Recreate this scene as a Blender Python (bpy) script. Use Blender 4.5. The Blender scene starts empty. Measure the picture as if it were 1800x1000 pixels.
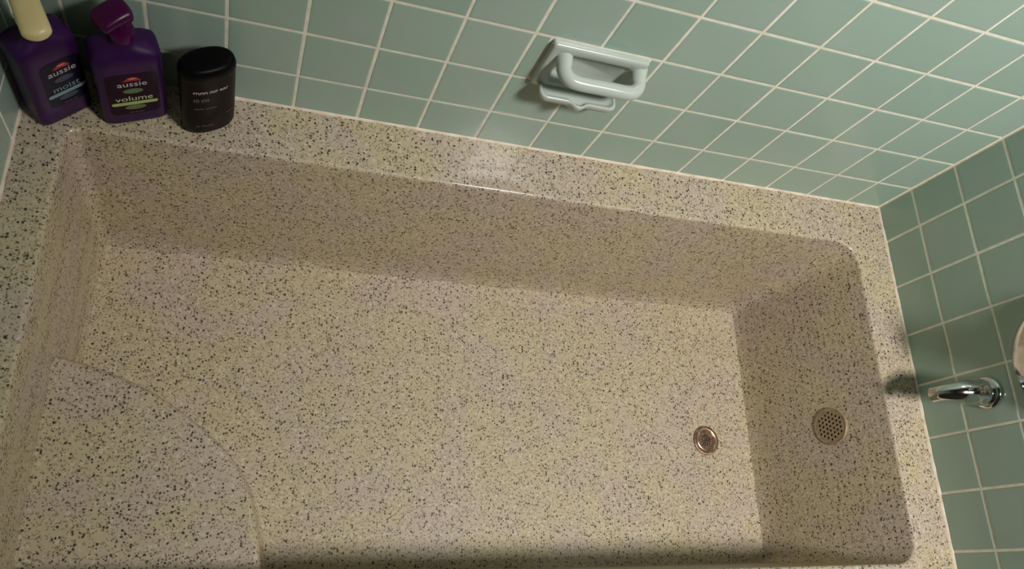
import bpy, bmesh, math, random
from mathutils import Vector, Matrix

random.seed(7)
scene = bpy.context.scene
C = scene.collection
R = math.radians

# ------------------------------------------------------------------ camera
cam_data = bpy.data.cameras.new('camera')
cam_data.sensor_width = 36.0
cam_data.sensor_fit = 'HORIZONTAL'
cam_data.lens = 26.592
cam_data.clip_start = 0.02
cam = bpy.data.objects.new('camera', cam_data)
C.objects.link(cam)
RX = Vector((0.93966987, -0.0227816, 0.34132322))      # image right
DN = Vector((0.0995749, -0.93635774, -0.3366289))      # image down
FW = Vector((0.32726958, 0.35030726, -0.87759868))     # view direction
m = Matrix((RX, -DN, -FW)).transposed().to_4x4()
m.translation = Vector((-1.34531842, -0.75716492, 1.18100232))
cam.matrix_world = m
scene.camera = cam

# ------------------------------------------------------------------ world, light, exposure
world = bpy.data.worlds.new('world')
scene.world = world
world.use_nodes = True
world.node_tree.nodes['Background'].inputs[0].default_value = (0.9, 0.95, 1.0, 1)
world.node_tree.nodes['Background'].inputs[1].default_value = 0.02
LAMP_POS = Vector((-0.27, -1.05, 2.03))         # downlight in the ceiling
LAMP_AIM = Vector((-0.40, -0.26, -0.05))
LAMP_WATTS = 112.0
LAMP_CONE, LAMP_BLEND, LAMP_RADIUS = 88.0, 1.0, 0.15
LAMP_COLOR = (1.0, 0.97, 0.91)
scene.view_settings.view_transform = 'Standard'
scene.view_settings.look = 'None'
scene.view_settings.gamma = 1.0
scene.view_settings.use_curve_mapping = False
scene.view_settings.exposure = 0.5

# ------------------------------------------------------------------ helpers
def lin(c):
    def f(v):
        v /= 255.0
        return v / 12.92 if v <= 0.04045 else ((v + 0.055) / 1.055) ** 2.4
    return (f(c[0]), f(c[1]), f(c[2]), 1.0)

def mat(name, col, rough=0.5, metal=0.0, **kw):
    mt = bpy.data.materials.new(name)
    mt.use_nodes = True
    b = mt.node_tree.nodes['Principled BSDF']
    b.inputs['Base Color'].default_value = lin(col)
    b.inputs['Roughness'].default_value = rough
    b.inputs['Metallic'].default_value = metal
    for k, v in kw.items():
        b.inputs[k.replace('_', ' ')].default_value = v
    return mt

class NT:
    """tiny node-tree helper"""
    def __init__(self, mt):
        self.t = mt.node_tree
        self.b = self.t.nodes['Principled BSDF']
    def n(self, typ, **props):
        nd = self.t.nodes.new(typ)
        for k, v in props.items():
            setattr(nd, k, v)
        return nd
    def link(self, a, b):
        self.t.links.new(a, b)
    def math(self, op, a, b=None, clamp=False):
        nd = self.n('ShaderNodeMath', operation=op, use_clamp=clamp)
        for i, v in enumerate((a, b)):
            if v is None: continue
            if isinstance(v, (int, float)): nd.inputs[i].default_value = v
            else: self.link(v, nd.inputs[i])
        return nd.outputs[0]
    def ramp(self, v, lo, hi, a=0.0, b=1.0):
        nd = self.n('ShaderNodeMapRange', interpolation_type='SMOOTHSTEP')
        self.link(v, nd.inputs[0])
        for i, x in zip((1, 2, 3, 4), (lo, hi, a, b)):
            nd.inputs[i].default_value = x
        return nd.outputs[0]
    def mix(self, fac, a, b):
        nd = self.n('ShaderNodeMix', data_type='RGBA')
        if isinstance(fac, (int, float)): nd.inputs[0].default_value = fac
        else: self.link(fac, nd.inputs[0])
        for i, v in ((6, a), (7, b)):
            if isinstance(v, tuple): nd.inputs[i].default_value = v
            else: self.link(v, nd.inputs[i])
        return nd.outputs[2]

def terrazzo(name, chips=1.0):
    mt = mat(name, (190, 172, 140), 0.55)
    g = NT(mt)
    tc = g.n('ShaderNodeTexCoord').outputs['Object']
    nz = g.n('ShaderNodeTexNoise'); nz.inputs['Scale'].default_value = 420; nz.inputs['Detail'].default_value = 2
    g.link(tc, nz.inputs['Vector'])
    sc = g.n('ShaderNodeVectorMath', operation='MULTIPLY_ADD')
    g.link(nz.outputs['Color'], sc.inputs[0]); sc.inputs[1].default_value = (0.0042,) * 3
    g.link(tc, sc.inputs[2])
    def voro(scale):
        v = g.n('ShaderNodeTexVoronoi', feature='F1')
        v.inputs['Scale'].default_value = scale
        g.link(sc.outputs[0], v.inputs['Vector'])
        s = g.n('ShaderNodeSeparateColor'); g.link(v.outputs['Color'], s.inputs[0])
        return v.outputs['Distance'], s.outputs
    # cement ground: yellowish and pinkish-grey clouds
    lo = g.n('ShaderNodeTexNoise'); lo.inputs['Scale'].default_value = 9; lo.inputs['Detail'].default_value = 4
    g.link(tc, lo.inputs['Vector'])
    base = g.mix(g.ramp(lo.outputs['Fac'], 0.40, 0.62), lin((190, 175, 144)), lin((188, 171, 154)))
    # pale marble chips
    d3, c3 = voro(135)
    pale = g.math('MULTIPLY', g.ramp(c3[0], 0.70, 0.74), g.ramp(d3, 0.50, 0.38))
    base = g.mix(g.math('MULTIPLY', pale, 0.3), base, lin((232, 225, 208)))
    # ochre and grey-brown fine chips
    d2, c2 = voro(310)
    fine = g.math('MULTIPLY', g.ramp(c2[0], 0.60, 0.64), g.ramp(d2, 0.55, 0.35))
    base = g.mix(g.math('MULTIPLY', fine, 0.8), base, g.mix(c2[1], lin((134, 112, 70)), lin((112, 102, 92))))
    # dark chips, two sizes
    d1, c1 = voro(195)
    thr = g.math('MULTIPLY', c1[1], 0.22)
    edge = g.math('SUBTRACT', g.math('ADD', thr, 0.28), d1)
    dark = g.math('MULTIPLY', g.ramp(c1[0], 0.745, 0.755), g.ramp(edge, -0.03, 0.07))
    base = g.mix(g.math('MULTIPLY', dark, 0.95 * chips), base, g.mix(c1[2], lin((22, 18, 14)), lin((62, 50, 36))))
    d4, c4 = voro(300)
    dark2 = g.math('MULTIPLY', g.ramp(c4[0], 0.84, 0.85), g.ramp(d4, 0.50, 0.34))
    base = g.mix(g.math('MULTIPLY', dark2, 0.85 * chips), base, lin((62, 50, 36)))
    g.link(base, g.b.inputs['Base Color'])
    g.b.inputs['Coat Weight'].default_value = 0.5
    g.b.inputs['Coat Roughness'].default_value = 0.12
    return mt

def tile_material():
    mt = mat('tile_glaze', (128, 150, 132), 0.2)
    g = NT(mt)
    oi = g.n('ShaderNodeObjectInfo').outputs['Random']
    base = g.mix(oi, lin((158, 183, 169)), lin((167, 189, 177)))
    ge = g.n('ShaderNodeNewGeometry').outputs['Position']
    nz = g.n('ShaderNodeTexNoise'); nz.inputs['Scale'].default_value = 14; nz.inputs['Detail'].default_value = 3
    g.link(ge, nz.inputs['Vector'])
    base = g.mix(g.math('MULTIPLY', g.ramp(nz.outputs['Fac'], 0.45, 0.7), 0.35), base, lin((171, 182, 182)))
    g.link(base, g.b.inputs['Base Color'])
    n2 = g.n('ShaderNodeTexNoise'); n2.inputs['Scale'].default_value = 22
    g.link(ge, n2.inputs['Vector'])
    bp = g.n('ShaderNodeBump'); bp.inputs['Strength'].default_value = 0.12; bp.inputs['Distance'].default_value = 0.004
    g.link(n2.outputs['Fac'], bp.inputs['Height']); g.link(bp.outputs[0], g.b.inputs['Normal'])
    return mt

def grainy(name, c1, c2, scale, rough, bump=0.2):
    mt = mat(name, c1, rough)
    g = NT(mt)
    tc = g.n('ShaderNodeTexCoord').outputs['Object']
    nz = g.n('ShaderNodeTexNoise'); nz.inputs['Scale'].default_value = scale; nz.inputs['Detail'].default_value = 5
    g.link(tc, nz.inputs['Vector'])
    g.link(g.mix(g.ramp(nz.outputs['Fac'], 0.35, 0.65), lin(c1), lin(c2)), g.b.inputs['Base Color'])
    bp = g.n('ShaderNodeBump'); bp.inputs['Strength'].default_value = bump; bp.inputs['Distance'].default_value = 0.002
    g.link(nz.outputs['Fac'], bp.inputs['Height']); g.link(bp.outputs[0], g.b.inputs['Normal'])
    return mt

M = {}
M['terrazzo'] = terrazzo('terrazzo')
M['tile'] = tile_material()
M['grout'] = grainy('grout', (250, 244, 231), (238, 229, 212), 60, 0.8)
M['caulk'] = grainy('caulk', (236, 222, 206), (216, 198, 176), 35, 0.5)
M['paint'] = grainy('wall_paint', (128, 124, 116), (122, 118, 110), 40, 0.6, 0.05)
M['floor'] = grainy('floor_vinyl', (150, 140, 122), (132, 122, 104), 30, 0.4, 0.05)
M['ceramic'] = grainy('soap_ceramic', (190, 200, 193), (184, 194, 187), 12, 0.2, 0.0)
M['chrome'] = grainy('chrome', (222, 222, 222), (210, 210, 210), 30, 0.09, 0.0)
M['chrome'].node_tree.nodes['Principled BSDF'].inputs['Metallic'].default_value = 1.0
M['bronze'] = grainy('worn_bronze', (188, 158, 138), (140, 112, 96), 120, 0.28, 0.05)
M['bronze'].node_tree.nodes['Principled BSDF'].inputs['Metallic'].default_value = 0.85
M['brushed'] = grainy('dull_metal', (168, 148, 120), (146, 126, 100), 150, 0.5, 0.1)
M['brushed'].node_tree.nodes['Principled BSDF'].inputs['Metallic'].default_value = 0.15
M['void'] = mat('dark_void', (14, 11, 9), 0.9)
M['purple'] = grainy('purple_plastic', (56, 15, 74), (48, 12, 66), 20, 0.42, 0.0)
M['label_plum'] = grainy('label_plum', (38, 12, 34), (34, 10, 32), 20, 0.3, 0.0)
M['label_navy'] = grainy('label_navy', (22, 14, 40), (18, 14, 36), 20, 0.3, 0.0)
M['magenta'] = grainy('magenta_plastic', (74, 9, 64), (66, 8, 58), 20, 0.28, 0.0)
M['cream'] = grainy('cream_plastic', (232, 214, 160), (226, 206, 150), 20, 0.35, 0.0)
M['black'] = grainy('black_plastic', (11, 9, 11), (8, 7, 9), 20, 0.4, 0.0)
M['brownblack'] = grainy('brown_black_plastic', (20, 13, 12), (15, 10, 9), 20, 0.38, 0.0)
M['ink_white'] = mat('ink_white', (214, 196, 206), 0.5)
M['ink_grey'] = mat('ink_grey', (112, 96, 92), 0.5)
M['ink_red'] = mat('ink_red', (170, 30, 40), 0.4)
M['ink_pink'] = mat('ink_pink', (226, 130, 130), 0.4)
M['ink_green'] = mat('ink_green', (172, 190, 120), 0.5)
M['ink_darkgreen'] = mat('ink_darkgreen', (96, 118, 76), 0.5)
M['ink_palegreen'] = mat('ink_palegreen', (206, 216, 176), 0.5)
M['ink_teal'] = mat('ink_teal', (128, 158, 168), 0.5)
M['ink_darkteal'] = mat('ink_darkteal', (58, 68, 92), 0.5)
M['ink_amber'] = mat('ink_amber', (110, 62, 30), 0.5)

def new_obj(name, me, material=None, parent=None):
    o = bpy.data.objects.new(name, me)
    C.objects.link(o)
    if material is not None and me is not None and not me.materials:
        me.materials.append(material)
    if parent is not None:
        o.parent = parent
    return o

def mesh_from(verts, faces, smooth=False, sharp=None):
    me = bpy.data.meshes.new('mesh')
    me.from_pydata([tuple(v) for v in verts], [], faces)
    bm = bmesh.new(); bm.from_mesh(me)
    bmesh.ops.recalc_face_normals(bm, faces=bm.faces)
    bm.to_mesh(me); bm.free()
    if smooth:
        for p in me.polygons: p.use_smooth = True
        if sharp: me.set_sharp_from_angle(angle=R(sharp))
    return me

def box(x0, x1, y0, y1, z0, z1, bevel=0.0, seg=2):
    bm = bmesh.new()
    bmesh.ops.create_cube(bm, size=1.0)
    for v in bm.verts:
        v.co = Vector(((x0 + x1) / 2 + v.co.x * (x1 - x0), (y0 + y1) / 2 + v.co.y * (y1 - y0), (z0 + z1) / 2 + v.co.z * (z1 - z0)))
    if bevel:
        bmesh.ops.bevel(bm, geom=bm.edges[:], offset=bevel, segments=seg, affect='EDGES', profile=0.5)
    me = bpy.data.meshes.new('mesh'); bm.to_mesh(me); bm.free()
    if bevel:
        for p in me.polygons: p.use_smooth = True
        me.set_sharp_from_angle(angle=R(40))
    return me

def loft(rings, cap0=True, cap1=True, smooth=True, sharp=40):
    n = len(rings[0])
    verts = [p for r in rings for p in r]
    faces = []
    for i in range(len(rings) - 1):
        for j in range(n):
            k = (j + 1) % n
            faces.append((i * n + j, i * n + k, (i + 1) * n + k, (i + 1) * n + j))
    if cap0: faces.append(tuple(range(n))[::-1])
    if cap1: faces.append(tuple(range((len(rings) - 1) * n, len(rings) * n)))
    return mesh_from(verts, faces, smooth, sharp)

def frame_matrix(origin, zaxis, xhint=Vector((0, 0, 1))):
    z = Vector(zaxis).normalized()
    x = (xhint - z * xhint.dot(z)).normalized()
    y = z.cross(x)
    mm = Matrix((x, y, z)).transposed().to_4x4()
    mm.translation = Vector(origin)
    return mm

def lathe(profile, seg=40, mtx=None, cap0=False, cap1=False, sharp=35):
    rings = []
    for r, z in profile:
        ring = [Vector((r * math.cos(2 * math.pi * i / seg), r * math.sin(2 * math.pi * i / seg), z)) for i in range(seg)]
        if mtx: ring = [mtx @ p for p in ring]
        rings.append(ring)
    return loft(rings, cap0, cap1, True, sharp)

def tube(path, radii, seg=18, up=Vector((0, 0, 1)), squash=1.0):
    rings = []
    n = len(path)
    for i, p in enumerate(path):
        t = (path[min(i + 1, n - 1)] - path[max(i - 1, 0)]).normalized()
        a = up.cross(t)
        if a.length < 1e-4: a = Vector((0, 1, 0)).cross(t)
        a.normalize(); b = t.cross(a)
        r = radii[i]
        rings.append([p + a * (r * math.cos(2 * math.pi * k / seg)) + b * (r * squash * math.sin(2 * math.pi * k / seg)) for k in range(seg)])
    return loft(rings, True, True, True, 60)

def smooth_path(pts, per=6):
    out = []
    n = len(pts)
    for i in range(n - 1):
        p0, p1, p2, p3 = pts[max(i - 1, 0)], pts[i], pts[i + 1], pts[min(i + 2, n - 1)]
        for k in range(per):
            t = k / per
            out.append(0.5 * ((2 * p1) + (p2 - p0) * t + (2 * p0 - 5 * p1 + 4 * p2 - p3) * t * t + (3 * p1 - p0 - 3 * p2 + p3) * t ** 3))
    out.append(pts[-1].copy())
    return out

def perforated(radius, holes, hole_r, thick, mtx, seg=36, hseg=10):
    """a round plate with real holes; z=0 is its upper face"""
    bm = bmesh.new()
    def circle(cx, cy, r, n):
        vs = [bm.verts.new((cx + r * math.cos(2 * math.pi * i / n), cy + r * math.sin(2 * math.pi * i / n), 0)) for i in range(n)]
        return [bm.edges.new((vs[i], vs[(i + 1) % n])) for i in range(n)]
    ed = circle(0, 0, radius, seg)
    for (hx, hy) in holes: ed += circle(hx, hy, hole_r, hseg)
    bmesh.ops.triangle_fill(bm, use_beauty=True, use_dissolve=False, edges=ed)
    res = bmesh.ops.extrude_face_region(bm, geom=bm.faces[:])
    for v in [g for g in res['geom'] if isinstance(g, bmesh.types.BMVert)]: v.co.z -= thick
    bmesh.ops.recalc_face_normals(bm, faces=bm.faces)
    bmesh.ops.transform(bm, matrix=mtx, verts=bm.verts)
    me = bpy.data.meshes.new('mesh'); bm.to_mesh(me); bm.free()
    return me

def thing(name, label, cat, loc=(0, 0, 0), rz=0.0, group=None):
    o = bpy.data.objects.new(name, None)
    o.empty_display_size = 0.05
    C.objects.link(o)
    o.location = loc; o.rotation_euler = (0, 0, rz)
    o['label'] = label; o['category'] = cat
    if group: o['group'] = group
    return o

def struct(name, me, material, label, cat):
    o = new_obj(name, me, material)
    o['kind'] = 'structure'; o['label'] = label; o['category'] = cat
    return o

# ------------------------------------------------------------------ the room
XL, XR, YB, YF = -1.70, 0.0, 0.0, -2.40
ZF, ZC = -0.42, 2.06
G = 0.0007                                   # tiles stand this much proud of the grout
T = 0.11                                     # tile pitch
wall_back = struct('wall_back', box(XL - 0.1, XR + 0.1, YB + G, YB + 0.1, ZF - 0.05, ZC + 0.05), M['grout'],
                   'pale green square tiled wall with cream grout behind the bathtub', 'wall')
wall_right = struct('wall_right', box(XR + G, XR + 0.1, YF - 0.1, YB + G, ZF - 0.05, ZC + 0.05), M['grout'],
                    'darker green tiled end wall carrying the chrome spout', 'wall')
wall_left = struct('wall_left', box(XL - 0.1, XL - G, YF - 0.1, YB + G, ZF - 0.05, ZC + 0.05), M['grout'],
                   'green tiled end wall beside the purple bottles', 'wall')
wall_front = struct('wall_front', box(XL - 0.1, XR + 0.1, YF - 0.1, YF, ZF - 0.05, ZC + 0.05), M['paint'],
                    'plain painted wall opposite the bathtub', 'wall')
floor = struct('floor', box(XL - 0.1, XR + 0.1, YF - 0.1, YB + 0.1, ZF - 0.06, ZF), M['floor'],
               'plain bathroom floor in front of the bathtub', 'floor')
ceiling = struct('ceiling', box(XL - 0.1, XR + 0.1, YF - 0.1, YB + 0.1, ZC, ZC + 0.06), M['paint'],
                 'plain painted ceiling above the bathtub', 'ceiling')

# ---- tiles, each a piece of its wall
tile_cache = {}
def tile_mesh(side, w, h):
    key = (side, round(w, 4), round(h, 4))
    if key in tile_cache: return tile_cache[key]
    def P(u, v, n):
        if side == 'back': return (u, -n, v)
        if side == 'right': return (-n, u, v)
        return (n, u, v)
    verts, faces = [], []
    for inset, n in ((0, -0.006), (0, -0.0009), (0.0006, -0.0004), (0.0016, -0.0001), (0.004, 0.0)):
        a, b = w / 2 - inset, h / 2 - inset
        for (u, v) in ((-a, -b), (a, -b), (a, b), (-a, b)): verts.append(P(u, v, n))
    for i in range(4):
        for j in range(4):
            k = (j + 1) % 4
            faces.append((i * 4 + j, i * 4 + k, i * 4 + 4 + k, i * 4 + 4 + j))
    faces.append((16, 17, 18, 19))
    me = mesh_from(verts, faces)
    me.name = 'wall_tile'
    me.materials.append(M['tile'])
    tile_cache[key] = me
    return me

GW = 0.0042                                  # grout joint
def tile_wall(side, wall, ulines, vlines, skip=()):
    for i in range(len(ulines) - 1):
        for j in range(len(vlines) - 1):
            u0, u1, v0, v1 = ulines[i], ulines[i + 1], vlines[j], vlines[j + 1]
            for (s0, s1, t0, t1) in skip:
                if t0 - 0.01 < (v0 + v1) / 2 < t1 + 0.01 and u1 > s0 and u0 < s1:
                    if u0 < s0: u1 = s0
                    elif u1 > s1: u0 = s1
                    else: u1 = u0
            w, h = u1 - u0 - GW, v1 - v0 - GW
            if w < 0.006 or h < 0.006: continue
            uc, vc = (u0 + u1) / 2, (v0 + v1) / 2
            o = bpy.data.objects.new('wall_tile', tile_mesh(side, w, h))
            C.objects.link(o)
            if side == 'back': o.location = (uc, YB, vc)
            elif side == 'right': o.location = (XR, uc, vc)
            else: o.location = (XL, uc, vc)
            e = lambda: random.gauss(0, 0.0022)
            o.rotation_euler = (e(), 0, e()) if side == 'back' else (0, e(), e())
            o.parent = wall

vl = [0.001] + [0.866 * T + k * T for k in range(11)]
ub = [XL + 0.001] + sorted([-(0.848 + k) * T for k in range(15)]) + [XR - 0.001]
uright = sorted([-(0.801 + k) * T for k in range(9)]) + [YB - 0.001]
uleft = sorted([-0.138 - k * T for k in range(8)] + [-0.028]) + [YB - 0.001]
SOAP = (-0.945, -0.774, 0.866 * T + T, 0.866 * T + 2 * T)
tile_wall('back', wall_back, ub, vl, skip=[SOAP])
tile_wall('right', wall_right, uright, vl)
tile_wall('left', wall_left, uleft, vl)

# painted plaster above and beyond the tiling
def plaster(me, wall):
    o = new_obj('plaster_panel', me, M['paint'], wall)
ztop = vl[-1] + 0.003
plaster(box(XL, XR, YB - 0.002, YB + 0.01, ztop, ZC), wall_back)
plaster(box(XR - 0.002, XR + 0.01, YF, YB - 0.002, ztop, ZC), wall_right)
plaster(box(XL - 0.01, XL + 0.002, YF, YB - 0.002, ztop, ZC), wall_left)
plaster(box(XR - 0.002, XR + 0.01, YF, uright[0] - 0.002, ZF, ztop), wall_right)
plaster(box(XL - 0.01, XL + 0.002, YF, uleft[0] - 0.002, ZF, ztop), wall_left)

# ---- caulk beads where the deck meets the tiles
def bead(p0, p1, out, name, label):
    p0, p1, out = Vector(p0), Vector(p1), Vector(out)
    n = 60
    rings = []
    for i in range(n + 1):
        p = p0.lerp(p1, i / n)
        w = 0.0034 + 0.0010 * math.sin(i * 1.7) * math.sin(i * 0.53) + random.uniform(-0.0004, 0.0004)
        rings.append([p + Vector((0, 0, -0.001)) - out * 0.001, p + out * w + Vector((0, 0, -0.001)), p + out * w * 0.75 + Vector((0, 0, w * 0.28)),
                      p + out * w * 0.32 + Vector((0, 0, w * 0.6)), p + out * 0.0002 + Vector((0, 0, w * 1.0)), p - out * 0.001 + Vector((0, 0, w))])
    return struct(name, loft(rings, True, True, True, 60), M['caulk'], label, 'caulk')
bead((XL + 0.002, YB, 0), (XR - 0.002, YB, 0), (0, -1, 0), 'trim_1', 'cream caulk bead between the speckled deck and long tiled wall')
bead((XR, YB - 0.002, 0), (XR, -0.86, 0), (-1, 0, 0), 'trim_2', 'cream caulk bead along the darker tiled wall with the spout')
bead((XL, YB - 0.002, 0), (XL, -0.86, 0), (1, 0, 0), 'trim_3', 'cream caulk bead on the deck edge beside the purple bottles')

# ------------------------------------------------------------------ bathtub
tub = thing('bathtub', 'speckled cream terrazzo bathtub with a wide deck and corner seat', 'bathtub', (0, 0, ZF))
tub_inv = Vector((0, 0, -ZF))
def tub_part(name, me, material, parent=tub):
    """the mesh is given in room coordinates"""
    if parent is tub: me.transform(Matrix.Translation(tub_inv))
    else: me.transform(Matrix.Translation(tub_inv))
    return new_obj(name, me, material, parent)

NC = 10
def rrect(x0, x1, y0, y1, r, z, div=14):
    if not hasattr(r, '__len__'): r = (r,) * 4
    pts = []
    corners = [((x1, y1), 0, r[0]), ((x0, y1), 90, r[1]), ((x0, y0), 180, r[2]), ((x1, y0), 270, r[3])]
    arcs = []
    for (cx, cy), a0, rr in corners:
        sx = -1 if cx == x1 else 1
        sy = -1 if cy == y1 else 1
        ox, oy = cx + sx * rr, cy + sy * rr
        arcs.append([Vector((ox + rr * math.cos(R(a0 + 90 * k / NC)), oy + rr * math.sin(R(a0 + 90 * k / NC)), z)) for k in range(NC + 1)])
    for i in range(4):
        pts += arcs[i]
        a, b = arcs[i][-1], arcs[(i + 1) % 4][0]
        pts += [a.lerp(b, k / div) for k in range(1, div)]
    return pts

RIM = dict(x0=-1.634, x1=-0.092, y0=-0.767, y1=-0.104)
FLR = dict(x0=-1.612, x1=-0.190, y0=-0.758, y1=-0.164)
ZB = -0.33
def grown(d, o):
    return d['x0'] - o, d['x1'] + o, d['y0'] - o, d['y1'] + o
YA = -0.872
rings = [rrect(XL - 0.0004, XR + 0.0004, YA, 0.0004, 0.002, ZF),
         rrect(XL - 0.0004, XR + 0.0004, YA, 0.0004, 0.002, -0.03),
         rrect(XL - 0.0004, XR + 0.0004, YA, 0.0004, 0.002, -0.014),
         rrect(XL - 0.0004, XR + 0.0004, YA + 0.004, 0.0004, 0.002, -0.004),
         rrect(XL - 0.0004, XR + 0.0004, YA + 0.013, 0.0004, 0.002, 0.0),
         rrect(XL - 0.0003, XR + 0.0003, YA + 0.015, 0.0003, 0.002, 0.0)]
RR = 0.007
rr_c = (0.050, 0.024, 0.05, 0.042)
rings.append(rrect(*grown(RIM, RR + 0.0015), [c + RR for c in rr_c], 0.0))
for a in (0, 15, 30, 45, 60, 72, 82):
    rings.append(rrect(*grown(RIM, RR * (1 - math.sin(R(a)))), [c + RR * (1 - math.sin(R(a))) for c in rr_c], -RR * (1 - math.cos(R(a)))))
RFL = 0.016
wall_top, wall_bot = -RR * (1 - math.cos(R(82))), ZB + RFL
fl_c = (0.014, 0.012, 0.02, 0.014)
NW = 9
for k in range(NW + 1):
    t = k / NW
    if k == 0: t = 0.006
    if k == NW: t = 0.997
    def L(key): return RIM[key] + (FLR[key] - RIM[key]) * t
    o = RFL * 0.55 * t
    cr = [a + (b - a) * t for a, b in zip(rr_c, fl_c)]
    rings.append(rrect(L('x0') - o * 0.6, L('x1') + o, L('y0') - o * 0.3, L('y1') + o, [c + o for c in cr], wall_top + (wall_bot - wall_top) * t))
for b in (20, 40, 58, 74, 90):
    o = RFL * 0.55 * (1 - math.sin(R(b)))
    rings.append(rrect(FLR['x0'] - o * 0.6, FLR['x1'] + o, FLR['y0'] - o * 0.3, FLR['y1'] + o, [c + o for c in fl_c], ZB + RFL * (1 - math.sin(R(b)))))
rings.append(rrect(*grown(FLR, -0.002), 0.012, ZB))
rings.append(rrect(*grown(FLR, -0.10), 0.012, ZB))
rings.append(rrect(*grown(FLR, -0.28), 0.012, ZB))
shell_me = loft(rings, False, True, True, 55)
tub_part('basin', shell_me, M['terrazzo'])

# corner seat: a quarter-round moulded step
arc = [Vector((x, y, 0)) for x, y in ((-1.65, -0.416), (-1.611, -0.426), (-1.564, -0.439), (-1.483, -0.471), (-1.405, -0.522), (-1.347, -0.574),
                                      (-1.312, -0.630), (-1.293, -0.690), (-1.284, -0.745), (-1.282, -0.775))]
arc = smooth_path(arc, 6)
na = len(arc)
def seat_ring(o, z):
    out = []
    for i, p in enumerate(arc):
        t = (arc[min(i + 1, na - 1)] - arc[max(i - 1, 0)]).normalized()
        nrm = Vector((-t.y, t.x, 0))              # points away from the seat
        if nrm.dot(Vector((1, 1, 0))) < 0: nrm = -nrm
        out.append(p + nrm * o + Vector((0, 0, z)))
    out.append(Vector((-1.65, -0.775, z)))
    return out
ZS = -0.165
srings = [seat_ring(0.018, ZB - 0.002), seat_ring(0.013, ZB + 0.004), seat_ring(0.009, ZB + 0.016), seat_ring(0.006, ZB + 0.05), seat_ring(0.002, ZS - 0.015)]
for a in (80, 60, 40, 20, 0):
    srings.append(seat_ring(-0.009 * (1 - math.sin(R(a))), ZS - 0.009 * (1 - math.cos(R(a)))))
srings.append(seat_ring(-0.011, ZS))
seat = tub_part('corner_seat', loft(srings, True, True, True, 50), M['terrazzo'])
seat['label'] = 'raised quarter-round terrazzo seat in the tub corner'

# drain in the basin floor
DX, DY = -0.311, -0.491
md = Matrix.Translation((DX, DY, ZB))
drain_me = lathe([(0.0338, -0.001), (0.0338, 0.0012), (0.0325, 0.0028), (0.0300, 0.0034), (0.0262, 0.0031), (0.0246, 0.0022), (0.0238, 0.0026),
                  (0.0226, 0.0030), (0.0212, 0.0024), (0.0204, 0.0012), (0.0200, -0.001)], 48, md)
drain = tub_part('drain', drain_me, M['bronze'])
drain['label'] = 'round worn bronze drain ring'
holes = [(0, 0)] + [(0.0052 * math.cos(R(60 * k)), 0.0052 * math.sin(R(60 * k))) for k in range(6)] + \
        [(0.0105 * math.cos(R(30 * k + 15)), 0.0105 * math.sin(R(30 * k + 15))) for k in range(12)]
tub_part('strainer', perforated(0.0206, holes, 0.0019, 0.0006, md @ Matrix.Translation((0, 0, 0.0016))), M['bronze'], drain)
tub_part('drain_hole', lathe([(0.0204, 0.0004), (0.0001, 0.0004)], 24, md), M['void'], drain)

# overflow strainer on the sloping end wall
tt = 0.125 / 0.33
ox = RIM['x1'] + (FLR['x1'] - RIM['x1']) * tt + 0.0012
nrm = Vector((-1, 0, 0.24)).normalized()
mo = frame_matrix((ox - 0.0015, -0.486, -0.126), nrm, Vector((0, 1, 0)))
ov = tub_part('overflow_cover', lathe([(0.0395, -0.009), (0.0395, 0.0008), (0.0385, 0.0020), (0.0365, 0.0020), (0.0345, 0.0012), (0.034, -0.003)], 44, mo), M['brushed'])
ov['label'] = 'round perforated overflow cover on the sloping end of the tub'
oh = []
for iy in range(-4, 5):
    for ix in range(-4, 5):
        hx, hy = ix * 0.0096 + (0.0048 if iy % 2 else 0), iy * 0.0083
        if math.hypot(hx, hy) < 0.0305: oh.append((hx, hy))
tub_part('strainer', perforated(0.0345, oh, 0.0027, 0.001, mo @ Matrix.Translation((0, 0, 0.0014))), M['brushed'], ov)
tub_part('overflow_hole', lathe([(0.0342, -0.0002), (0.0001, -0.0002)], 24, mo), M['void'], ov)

# ------------------------------------------------------------------ soap holder with grab bar
SX0, SX1, SZ0, SZ1 = -0.9425, -0.7765, 0.207, 0.3145
SXC = (SX0 + SX1) / 2
soap = thing('soap_holder', 'pale grey-green ceramic soap holder with grab bar on the tiled wall', 'soap holder', (SXC, 0, SZ0))
def soap_part(name, me, parent=soap):
    me.transform(Matrix.Translation((-SXC, 0, -SZ0)))
    return new_obj(name, me, M['ceramic'], parent)
# back plate, a rounded frame round a shallow recess
def prect(x0, x1, z0, z1, r, y):
    return [Vector((p.x, y, p.y)) for p in rrect(x0, x1, z0, z1, r, 0, 4)]
pr = [prect(SX0, SX1, SZ0, SZ1, 0.004, 0.001), prect(SX0, SX1, SZ0, SZ1, 0.004, -0.007)]
for a in (20, 45, 70, 90):
    o = 0.006 * (1 - math.cos(R(a)))
    pr.append(prect(SX0 + o, SX1 - o, SZ0 + o, SZ1 - o, 0.005, -0.007 - 0.005 * math.sin(R(a))))
ins = 0.017
pr.append(prect(SX0 + ins, SX1 - ins, SZ0 + ins, SZ1 - ins, 0.014, -0.012))
pr.append(prect(SX0 + ins + 0.003, SX1 - ins - 0.003, SZ0 + ins + 0.003, SZ1 - ins - 0.003, 0.014, -0.009))
pr.append(prect(SX0 + ins + 0.010, SX1 - ins - 0.010, SZ0 + ins + 0.008, SZ1 - ins - 0.008, 0.012, -0.0015))
soap_part('back_plate', loft(pr, False, True, True, 60))
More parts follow.
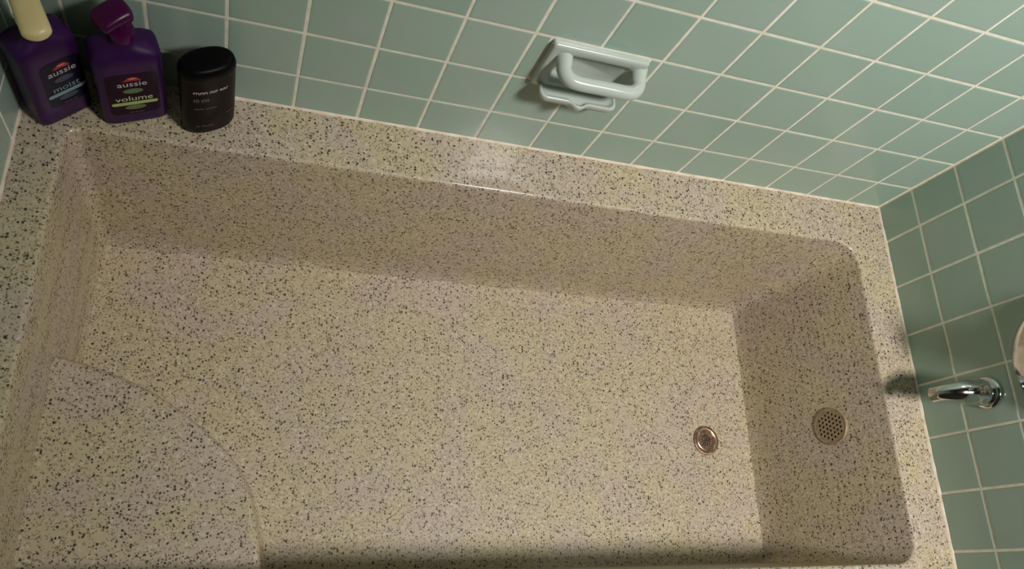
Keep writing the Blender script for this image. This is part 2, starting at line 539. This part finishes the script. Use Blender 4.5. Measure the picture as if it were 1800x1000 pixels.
# tray
TX0, TX1, TY, TZ = -0.930, -0.791, -0.040, 0.203
def tray_ring(o, z, yb=-0.004):
    x0, x1, y0 = TX0 + o, TX1 - o, TY + o
    pts = [Vector((x0, yb, z))]
    for k in range(7):
        a = R(180 + 90 * k / 6); pts.append(Vector((x0 + 0.013 + 0.013 * math.cos(a), y0 + 0.013 + 0.013 * math.sin(a), z)))
    xc = (x0 + x1) / 2
    for u, d in ((-0.020, 0), (-0.013, 0.002), (-0.008, 0.0065), (-0.003, 0.0085), (0.003, 0.0085), (0.008, 0.0065), (0.013, 0.002), (0.020, 0)):
        pts.append(Vector((xc + u, y0 - d, z)))
    for k in range(7):
        a = R(270 + 90 * k / 6); pts.append(Vector((x1 - 0.013 + 0.013 * math.cos(a), y0 + 0.013 + 0.013 * math.sin(a), z)))
    pts.append(Vector((x1, yb, z)))
    return pts
tr = [tray_ring(0.010, TZ - 0.006), tray_ring(0.004, TZ), tray_ring(0.0005, TZ + 0.009), tray_ring(0.0, TZ + 0.014), tray_ring(0.0012, TZ + 0.0165),
      tray_ring(0.0035, TZ + 0.0168), tray_ring(0.0050, TZ + 0.0155), tray_ring(0.0065, TZ + 0.0125), tray_ring(0.012, TZ + 0.0115)]
soap_part('tray', loft(tr, True, True, True, 60))
# grab bar
bz = 0.279
path = smooth_path([Vector(p) for p in ((-0.916, -0.004, bz + 0.010), (-0.915, -0.020, bz + 0.006), (-0.914, -0.031, bz + 0.003), (-0.906, -0.0415, bz + 0.001),
                                        (-0.889, -0.046, bz), (-0.845, -0.046, bz), (-0.806, -0.046, bz), (-0.791, -0.0415, bz + 0.001), (-0.784, -0.031, bz + 0.003),
                                        (-0.784, -0.020, bz + 0.006), (-0.784, -0.004, bz + 0.010))], 5)
nP = len(path)
rad = [0.0122 + 0.003 * max(0, 1 - min(i, nP - 1 - i) / 7) for i in range(nP)]
soap_part('grab_bar', tube(path, rad, 20))

# ------------------------------------------------------------------ tub spout
sy, sz = -0.466, 0.155
spout = thing('tub_spout', 'small curved chrome tub spout on the darker tiled wall', 'spout', (0, sy, sz))
sp = [(-0.006, 0.155, 0.0235), (-0.014, 0.155, 0.0235), (-0.016, 0.155, 0.0255), (-0.026, 0.1548, 0.0255), (-0.029, 0.1545, 0.0240), (-0.038, 0.154, 0.0240), (-0.050, 0.1525, 0.0236), (-0.060, 0.1505, 0.0224),
      (-0.070, 0.147, 0.0200), (-0.079, 0.141, 0.0172), (-0.086, 0.133, 0.0152), (-0.089, 0.124, 0.0146), (-0.0895, 0.116, 0.0148), (-0.0895, 0.113, 0.0148)]
me = tube([Vector((x, 0, z - sz)) for x, z, r in sp], [r for x, z, r in sp], 28, Vector((0, 1, 0)))
new_obj('spout_body', me, M['chrome'], spout)
mf = frame_matrix((0, 0, 0), (-1, 0, 0))
new_obj('flange', lathe([(0.0310, -0.0005), (0.0310, 0.003), (0.0300, 0.0055), (0.0280, 0.0075), (0.0250, 0.0090), (0.0215, 0.0095)], 40, mf), M['chrome'], spout)
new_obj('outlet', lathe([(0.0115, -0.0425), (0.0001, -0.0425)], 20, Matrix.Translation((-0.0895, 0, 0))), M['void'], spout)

# ------------------------------------------------------------------ mixer valve at the edge of the view
vy, vz = -0.440, 0.331
valve = thing('shower_valve', 'round chrome valve plate higher up the wall than the spout', 'valve', (0, vy, vz))
new_obj('escutcheon', lathe([(0.112, -0.0005), (0.112, 0.004), (0.109, 0.009), (0.100, 0.015), (0.085, 0.020), (0.065, 0.024), (0.045, 0.026), (0.034, 0.027)], 56, mf, False, True), M['chrome'], valve)
new_obj('hub', lathe([(0.030, 0.026), (0.030, 0.045), (0.027, 0.052), (0.020, 0.056), (0.0001, 0.057)], 36, mf), M['chrome'], valve)
hp = smooth_path([Vector(p) for p in ((-0.048, 0, 0.0), (-0.058, 0, 0.03), (-0.062, 0, 0.06), (-0.060, 0, 0.092))], 5)
new_obj('lever', tube(hp, [0.012 - 0.003 * i / (len(hp) - 1) for i in range(len(hp))], 16, Vector((0, 1, 0))), M['chrome'], valve)

# ------------------------------------------------------------------ bottles
def text_mesh(s, size):
    cu = bpy.data.curves.new('text', 'FONT')
    cu.body = s; cu.size = size; cu.align_x = 'CENTER'; cu.align_y = 'CENTER'; cu.resolution_u = 3
    o = bpy.data.objects.new('text', cu); C.objects.link(o)
    dg = bpy.context.evaluated_depsgraph_get(); dg.update()
    me = bpy.data.meshes.new_from_object(o.evaluated_get(dg))
    bpy.data.objects.remove(o); bpy.data.curves.remove(cu)
    me.materials.clear()
    return me

def sup(a, w, d, n):
    c, s = math.cos(a), math.sin(a)
    return Vector((w * math.copysign(abs(c) ** (2 / n), c), d * math.copysign(abs(s) ** (2 / n), s), 0))

class Body:
    """a bottle body lofted from superellipse sections (z, half width, half depth, exponent)"""
    def __init__(self, secs): self.s = secs
    def at(self, z):
        s = self.s
        for a, b in zip(s, s[1:]):
            if a[0] <= z <= b[0]:
                t = (z - a[0]) / max(b[0] - a[0], 1e-9)
                return [a[i] + (b[i] - a[i]) * t for i in range(4)]
        return s[-1]
    def mesh(self, seg=56):
        return loft([[sup(2 * math.pi * i / seg, w, d, n) + Vector((0, 0, z)) for i in range(seg)] for z, w, d, n in self.s], True, True, True, 50)
    def front(self, u, z, off):
        _, w, d, n = self.at(z)
        q = max(0.0, 1 - abs(u / w) ** n) ** (1 / n)
        return Vector((u, -d * q - off, z))
    def wrap(self, me, u0, z0, off):
        for v in me.vertices:
            v.co = self.front(u0 + v.co.x, z0 + v.co.y, off)
        return me
    def patch(self, outline, u0, z0, off, rows=None):
        """a filled outline (list of (u, v)) laid on the front"""
        bm = bmesh.new()
        vs = [bm.verts.new((p[0], p[1], 0)) for p in outline]
        bm.faces.new(vs)
        xs = sorted(p[0] for p in outline); zs = sorted(p[1] for p in outline)
        for k in range(1, 10):
            x = xs[0] + (xs[-1] - xs[0]) * k / 10
            bmesh.ops.bisect_plane(bm, geom=bm.verts[:] + bm.edges[:] + bm.faces[:], plane_co=(x, 0, 0), plane_no=(1, 0, 0))
        for k in range(1, 5):
            z = zs[0] + (zs[-1] - zs[0]) * k / 5
            bmesh.ops.bisect_plane(bm, geom=bm.verts[:] + bm.edges[:] + bm.faces[:], plane_co=(0, z, 0), plane_no=(0, 1, 0))
        me = bpy.data.meshes.new('mesh'); bm.to_mesh(me); bm.free()
        self.wrap(me, u0, z0, off)
        return me

def oval(w, h, n=28, e=2.0):
    return [tuple(sup(2 * math.pi * i / n, w / 2, h / 2, e).xy) for i in range(n)]
def bar(w, h, n=24):
    pts = []
    r = h / 2
    for s, a0 in ((1, -90), (-1, 90)):
        for k in range(9):
            a = R(a0 + 180 * k / 8)
            pts.append((s * (w / 2 - r) + r * math.cos(a), r * math.sin(a)))
    return pts
def panel_outline(w, h, r):
    return [(p.x, p.y) for p in rrect(-w / 2, w / 2, -h / 2, h / 2, r, 0, 2)]

def pump_body(sw, h):
    rows = [(0.0, 0.040, 0.023, 6.0), (0.0015, 0.0430, 0.0255, 6.5), (0.005, 0.0448, 0.0268, 7.0), (0.012, 0.0455, 0.0274, 7.0), (0.06, 0.0458, 0.0275, 6.5), (0.105, 0.0460, 0.0276, 6.0),
            (0.134, 0.0462, 0.0276, 5.5), (0.141, 0.0458, 0.0272, 5.2), (0.146, 0.0446, 0.0262, 4.8), (0.150, 0.0420, 0.0246, 4.0), (0.1535, 0.0372, 0.0226, 3.2), (0.157, 0.0305, 0.0204, 2.6), (0.160, 0.0238, 0.0184, 2.2), (0.163, 0.0185, 0.0168, 2.0), (0.166, 0.0160, 0.0158, 2.0), (0.170, 0.0155, 0.0155, 2.0)]
    k = h / 0.170
    return Body([(z * k, w * (sw if z < 0.160 else 1.0), d, n) for z, w, d, n in rows])
BODY = None

def pump(root, material, rz, zb, head_w, reach, tip_w):
    """collar, stem and broad paddle head with a nozzle pointing along local -y turned by rz"""
    new_obj('collar', lathe([(0.0165, zb), (0.0180, zb + 0.001), (0.0180, zb + 0.014), (0.0165, zb + 0.0165), (0.011, zb + 0.018), (0.007, zb + 0.0185)], 32), material, root)
    new_obj('stem', lathe([(0.0080, zb + 0.016), (0.0080, zb + 0.042)], 20), material, root)
    zh = zb + 0.036
    sec = []
    for k in range(25):
        t = 0.5 - 0.5 * math.cos(math.pi * k / 24)
        y = 0.017 - t * (0.017 + reach)
        e = min(1.0, math.sqrt(max(0.0, 1 - (1 - min(t / 0.18, 1)) ** 2)) + 0.05)
        e2 = min(1.0, math.sqrt(max(0.0, 1 - (1 - min((1 - t) / 0.16, 1)) ** 2)) + 0.05)
        w = (head_w + (tip_w - head_w) * max(0, (t - 0.35) / 0.65)) / 2 * e * e2
        h = (0.0125 - 0.0035 * t) * min(e, 1) * (0.45 + 0.55 * e2)
        zc = zh + 0.012 - 0.012 * max(0, t - 0.35) ** 1.5
        ring = []
        for i in range(24):
            p = sup(2 * math.pi * i / 24, w, h, 2.6)
            q = Vector((p.x, y, 0))
            ring.append(Vector((q.x * math.cos(rz) - q.y * math.sin(rz), q.x * math.sin(rz) + q.y * math.cos(rz), zc + p.y)))
        sec.append(ring)
    new_obj('pump_head', loft(sec, True, True, True, 60), material, root)

def shampoo(label, loc, yaw, word, inks, label_mat, width, height, du, dz, pump_args):
    BODY = pump_body(width, height)
    root = thing('pump_bottle', label, 'bottle', loc, yaw, 'pump bottles in the tub corner')
    new_obj('bottle_body', BODY.mesh(), M['purple'], root)
    lab = new_obj('front_label', BODY.patch(panel_outline(0.072 if du == 0 else 0.060, 0.104, 0.012), du, 0.066 + dz, 0.0004), label_mat, root)
    z = 0.093 + dz
    new_obj('emblem', BODY.patch([(-0.0135, -0.003), (-0.008, 0.0005), (-0.0045, 0.0045), (0.0, 0.0062), (0.0055, 0.0055), (0.0095, 0.002), (0.0135, -0.003), (0.007, -0.0045), (0.0, -0.0035), (-0.007, -0.0045)],
                                 du, z + 0.0125, 0.0007), M['ink_red'], lab)
    new_obj('emblem_highlight', BODY.patch(oval(0.012, 0.0034), du + 0.001, z + 0.0145, 0.0010), M['ink_pink'], lab)
    new_obj('brand_lettering', BODY.wrap(text_mesh('aussie', 0.0175), du, z + 0.001, 0.0010), M['ink_white'], lab)
    new_obj('oval_patch', BODY.patch(oval(0.028, 0.0125), du, z - 0.0170, 0.0007), inks[1], lab)
    new_obj('name_lettering', BODY.wrap(text_mesh(word, 0.0180), du, 0.0565 + dz, 0.0010), inks[2], lab)
    new_obj('stripe', BODY.patch(bar(0.066 if du == 0 else 0.058, 0.0080), du, 0.0440 + dz, 0.0010), inks[0], lab)
    new_obj('small_patch', BODY.patch(oval(0.030, 0.0120), du, 0.0325 + dz, 0.0007), inks[1], lab)
    for k, (u, w) in enumerate(((-0.0065, 0.006), (0.0005, 0.005), (0.0075, 0.006))):
        new_obj('fine_print', BODY.patch(bar(w, 0.0016), du + u, 0.0185 + dz, 0.0008), M['ink_grey'], lab)
    pump(root, *pump_args)
    return root

shampoo('purple pump bottle with a blue stripe and a cream pump', (-1.6505, -0.0655, 0.0002), R(43), 'moist',
        (M['ink_teal'], M['ink_darkteal'], M['ink_teal']), M['label_navy'], 0.92, 0.198, 0.008, 0.026, (M['cream'], R(-17), 0.203, 0.034, 0.060, 0.036))
shampoo('purple pump bottle with a green stripe and a magenta pump', (-1.547, -0.0500, 0.0002), R(22), 'volume',
        (M['ink_green'], M['ink_darkgreen'], M['ink_palegreen']), M['label_plum'], 1.03, 0.189, 0.0, 0.015, (M['magenta'], R(-70), 0.188, 0.038, 0.032, 0.038))

# dark flat bottle
dark = thing('shampoo_bottle', 'short black-brown oval bottle with a black cap beside the purple bottles', 'bottle', (-1.435, -0.054, 0.0002), R(29))
DB = Body([(0.0, 0.029, 0.014, 2.2), (0.002, 0.035, 0.0185, 2.2), (0.006, 0.0395, 0.0215, 2.3), (0.014, 0.0415, 0.0235, 2.3), (0.05, 0.0420, 0.0240, 2.3), (0.150, 0.0415, 0.0240, 2.3)])
new_obj('bottle_body', DB.mesh(), M['brownblack'], dark)
CAP = Body([(0.1502, 0.0410, 0.0236, 2.3), (0.1508, 0.0419, 0.0244, 2.3), (0.154, 0.0422, 0.0247, 2.3), (0.162, 0.0420, 0.0246, 2.3), (0.168, 0.0405, 0.0236, 2.3), (0.172, 0.037, 0.0210, 2.3), (0.1740, 0.031, 0.017, 2.3)])
new_obj('cap', CAP.mesh(), M['black'], dark)
def print_row(z, u0, words, h, ink, gap=0.0026):
    u = u0
    for nlet in words:
        verts, faces = [], []
        for k in range(nlet):
            w = random.choice((0.0021, 0.0026, 0.0018))
            for (a, b, c, d) in ((0, 0.0010, 0, h), (0.0010, w, *random.choice(((h * 0.75, h), (0, h * 0.25), (h * 0.4, h * 0.65))))):
                i = len(verts)
                verts += [(u + a, c, 0), (u + b, c, 0), (u + b, d, 0), (u + a, d, 0)]
                faces.append((i, i + 1, i + 2, i + 3))
            u += w + 0.0006
        me = bpy.data.meshes.new('mesh'); me.from_pydata(verts, [], faces)
        new_obj('print_line', DB.wrap(me, 0, z, 0.0006), ink, dark)
        u += gap
print_row(0.1220, -0.0290, (7, 5, 5), 0.0056, M['ink_white'])
print_row(0.1000, -0.0290, (3, 4), 0.0090, M['ink_grey'])
print_row(0.0800, -0.0285, (5, 6), 0.0036, M['ink_grey'])
print_row(0.0290, -0.0270, (2, 6), 0.0040, M['ink_grey'])
me = DB.patch(bar(0.014, 0.0020), 0.026, 0.055, 0.0006)
new_obj('print_line', me, M['ink_amber'], dark)

for k in ('purple', 'magenta', 'black', 'brownblack', 'label_plum', 'label_navy'):
    M[k].node_tree.nodes['Principled BSDF'].inputs['Specular IOR Level'].default_value = 0.25 if k in ('purple', 'magenta') else 0.08

# ------------------------------------------------------------------ ceiling downlight (lights the room)
aim = (LAMP_AIM - LAMP_POS).normalized()
lamp = thing('ceiling_downlight', 'round chrome-rimmed downlight set in the ceiling', 'lamp', (LAMP_POS.x, LAMP_POS.y, ZC))
new_obj('trim_ring', lathe([(0.19, 0.0), (0.19, -0.006), (0.178, -0.012), (0.162, -0.010), (0.156, 0.0)], 44), M['chrome'], lamp)
em = bpy.data.materials.new('lamp_glow'); em.use_nodes = True
nt = em.node_tree; nt.nodes.remove(nt.nodes['Principled BSDF'])
en = nt.nodes.new('ShaderNodeEmission'); en.inputs[0].default_value = (*LAMP_COLOR, 1); en.inputs[1].default_value = 6.0
nt.links.new(en.outputs[0], nt.nodes['Material Output'].inputs[0])
new_obj('diffuser', lathe([(0.158, -0.003), (0.08, -0.002), (0.0005, -0.0015)], 36), em, lamp)
ld = bpy.data.lights.new('bulb', 'SPOT')
ld.energy = LAMP_WATTS; ld.color = LAMP_COLOR; ld.spot_size = R(LAMP_CONE); ld.spot_blend = LAMP_BLEND; ld.shadow_soft_size = LAMP_RADIUS
lo = bpy.data.objects.new('bulb', ld); C.objects.link(lo)
lo.parent = lamp
lo.location = (0, 0, LAMP_POS.z - ZC - 0.06)
lo.rotation_euler = aim.to_track_quat('-Z', 'Y').to_euler()
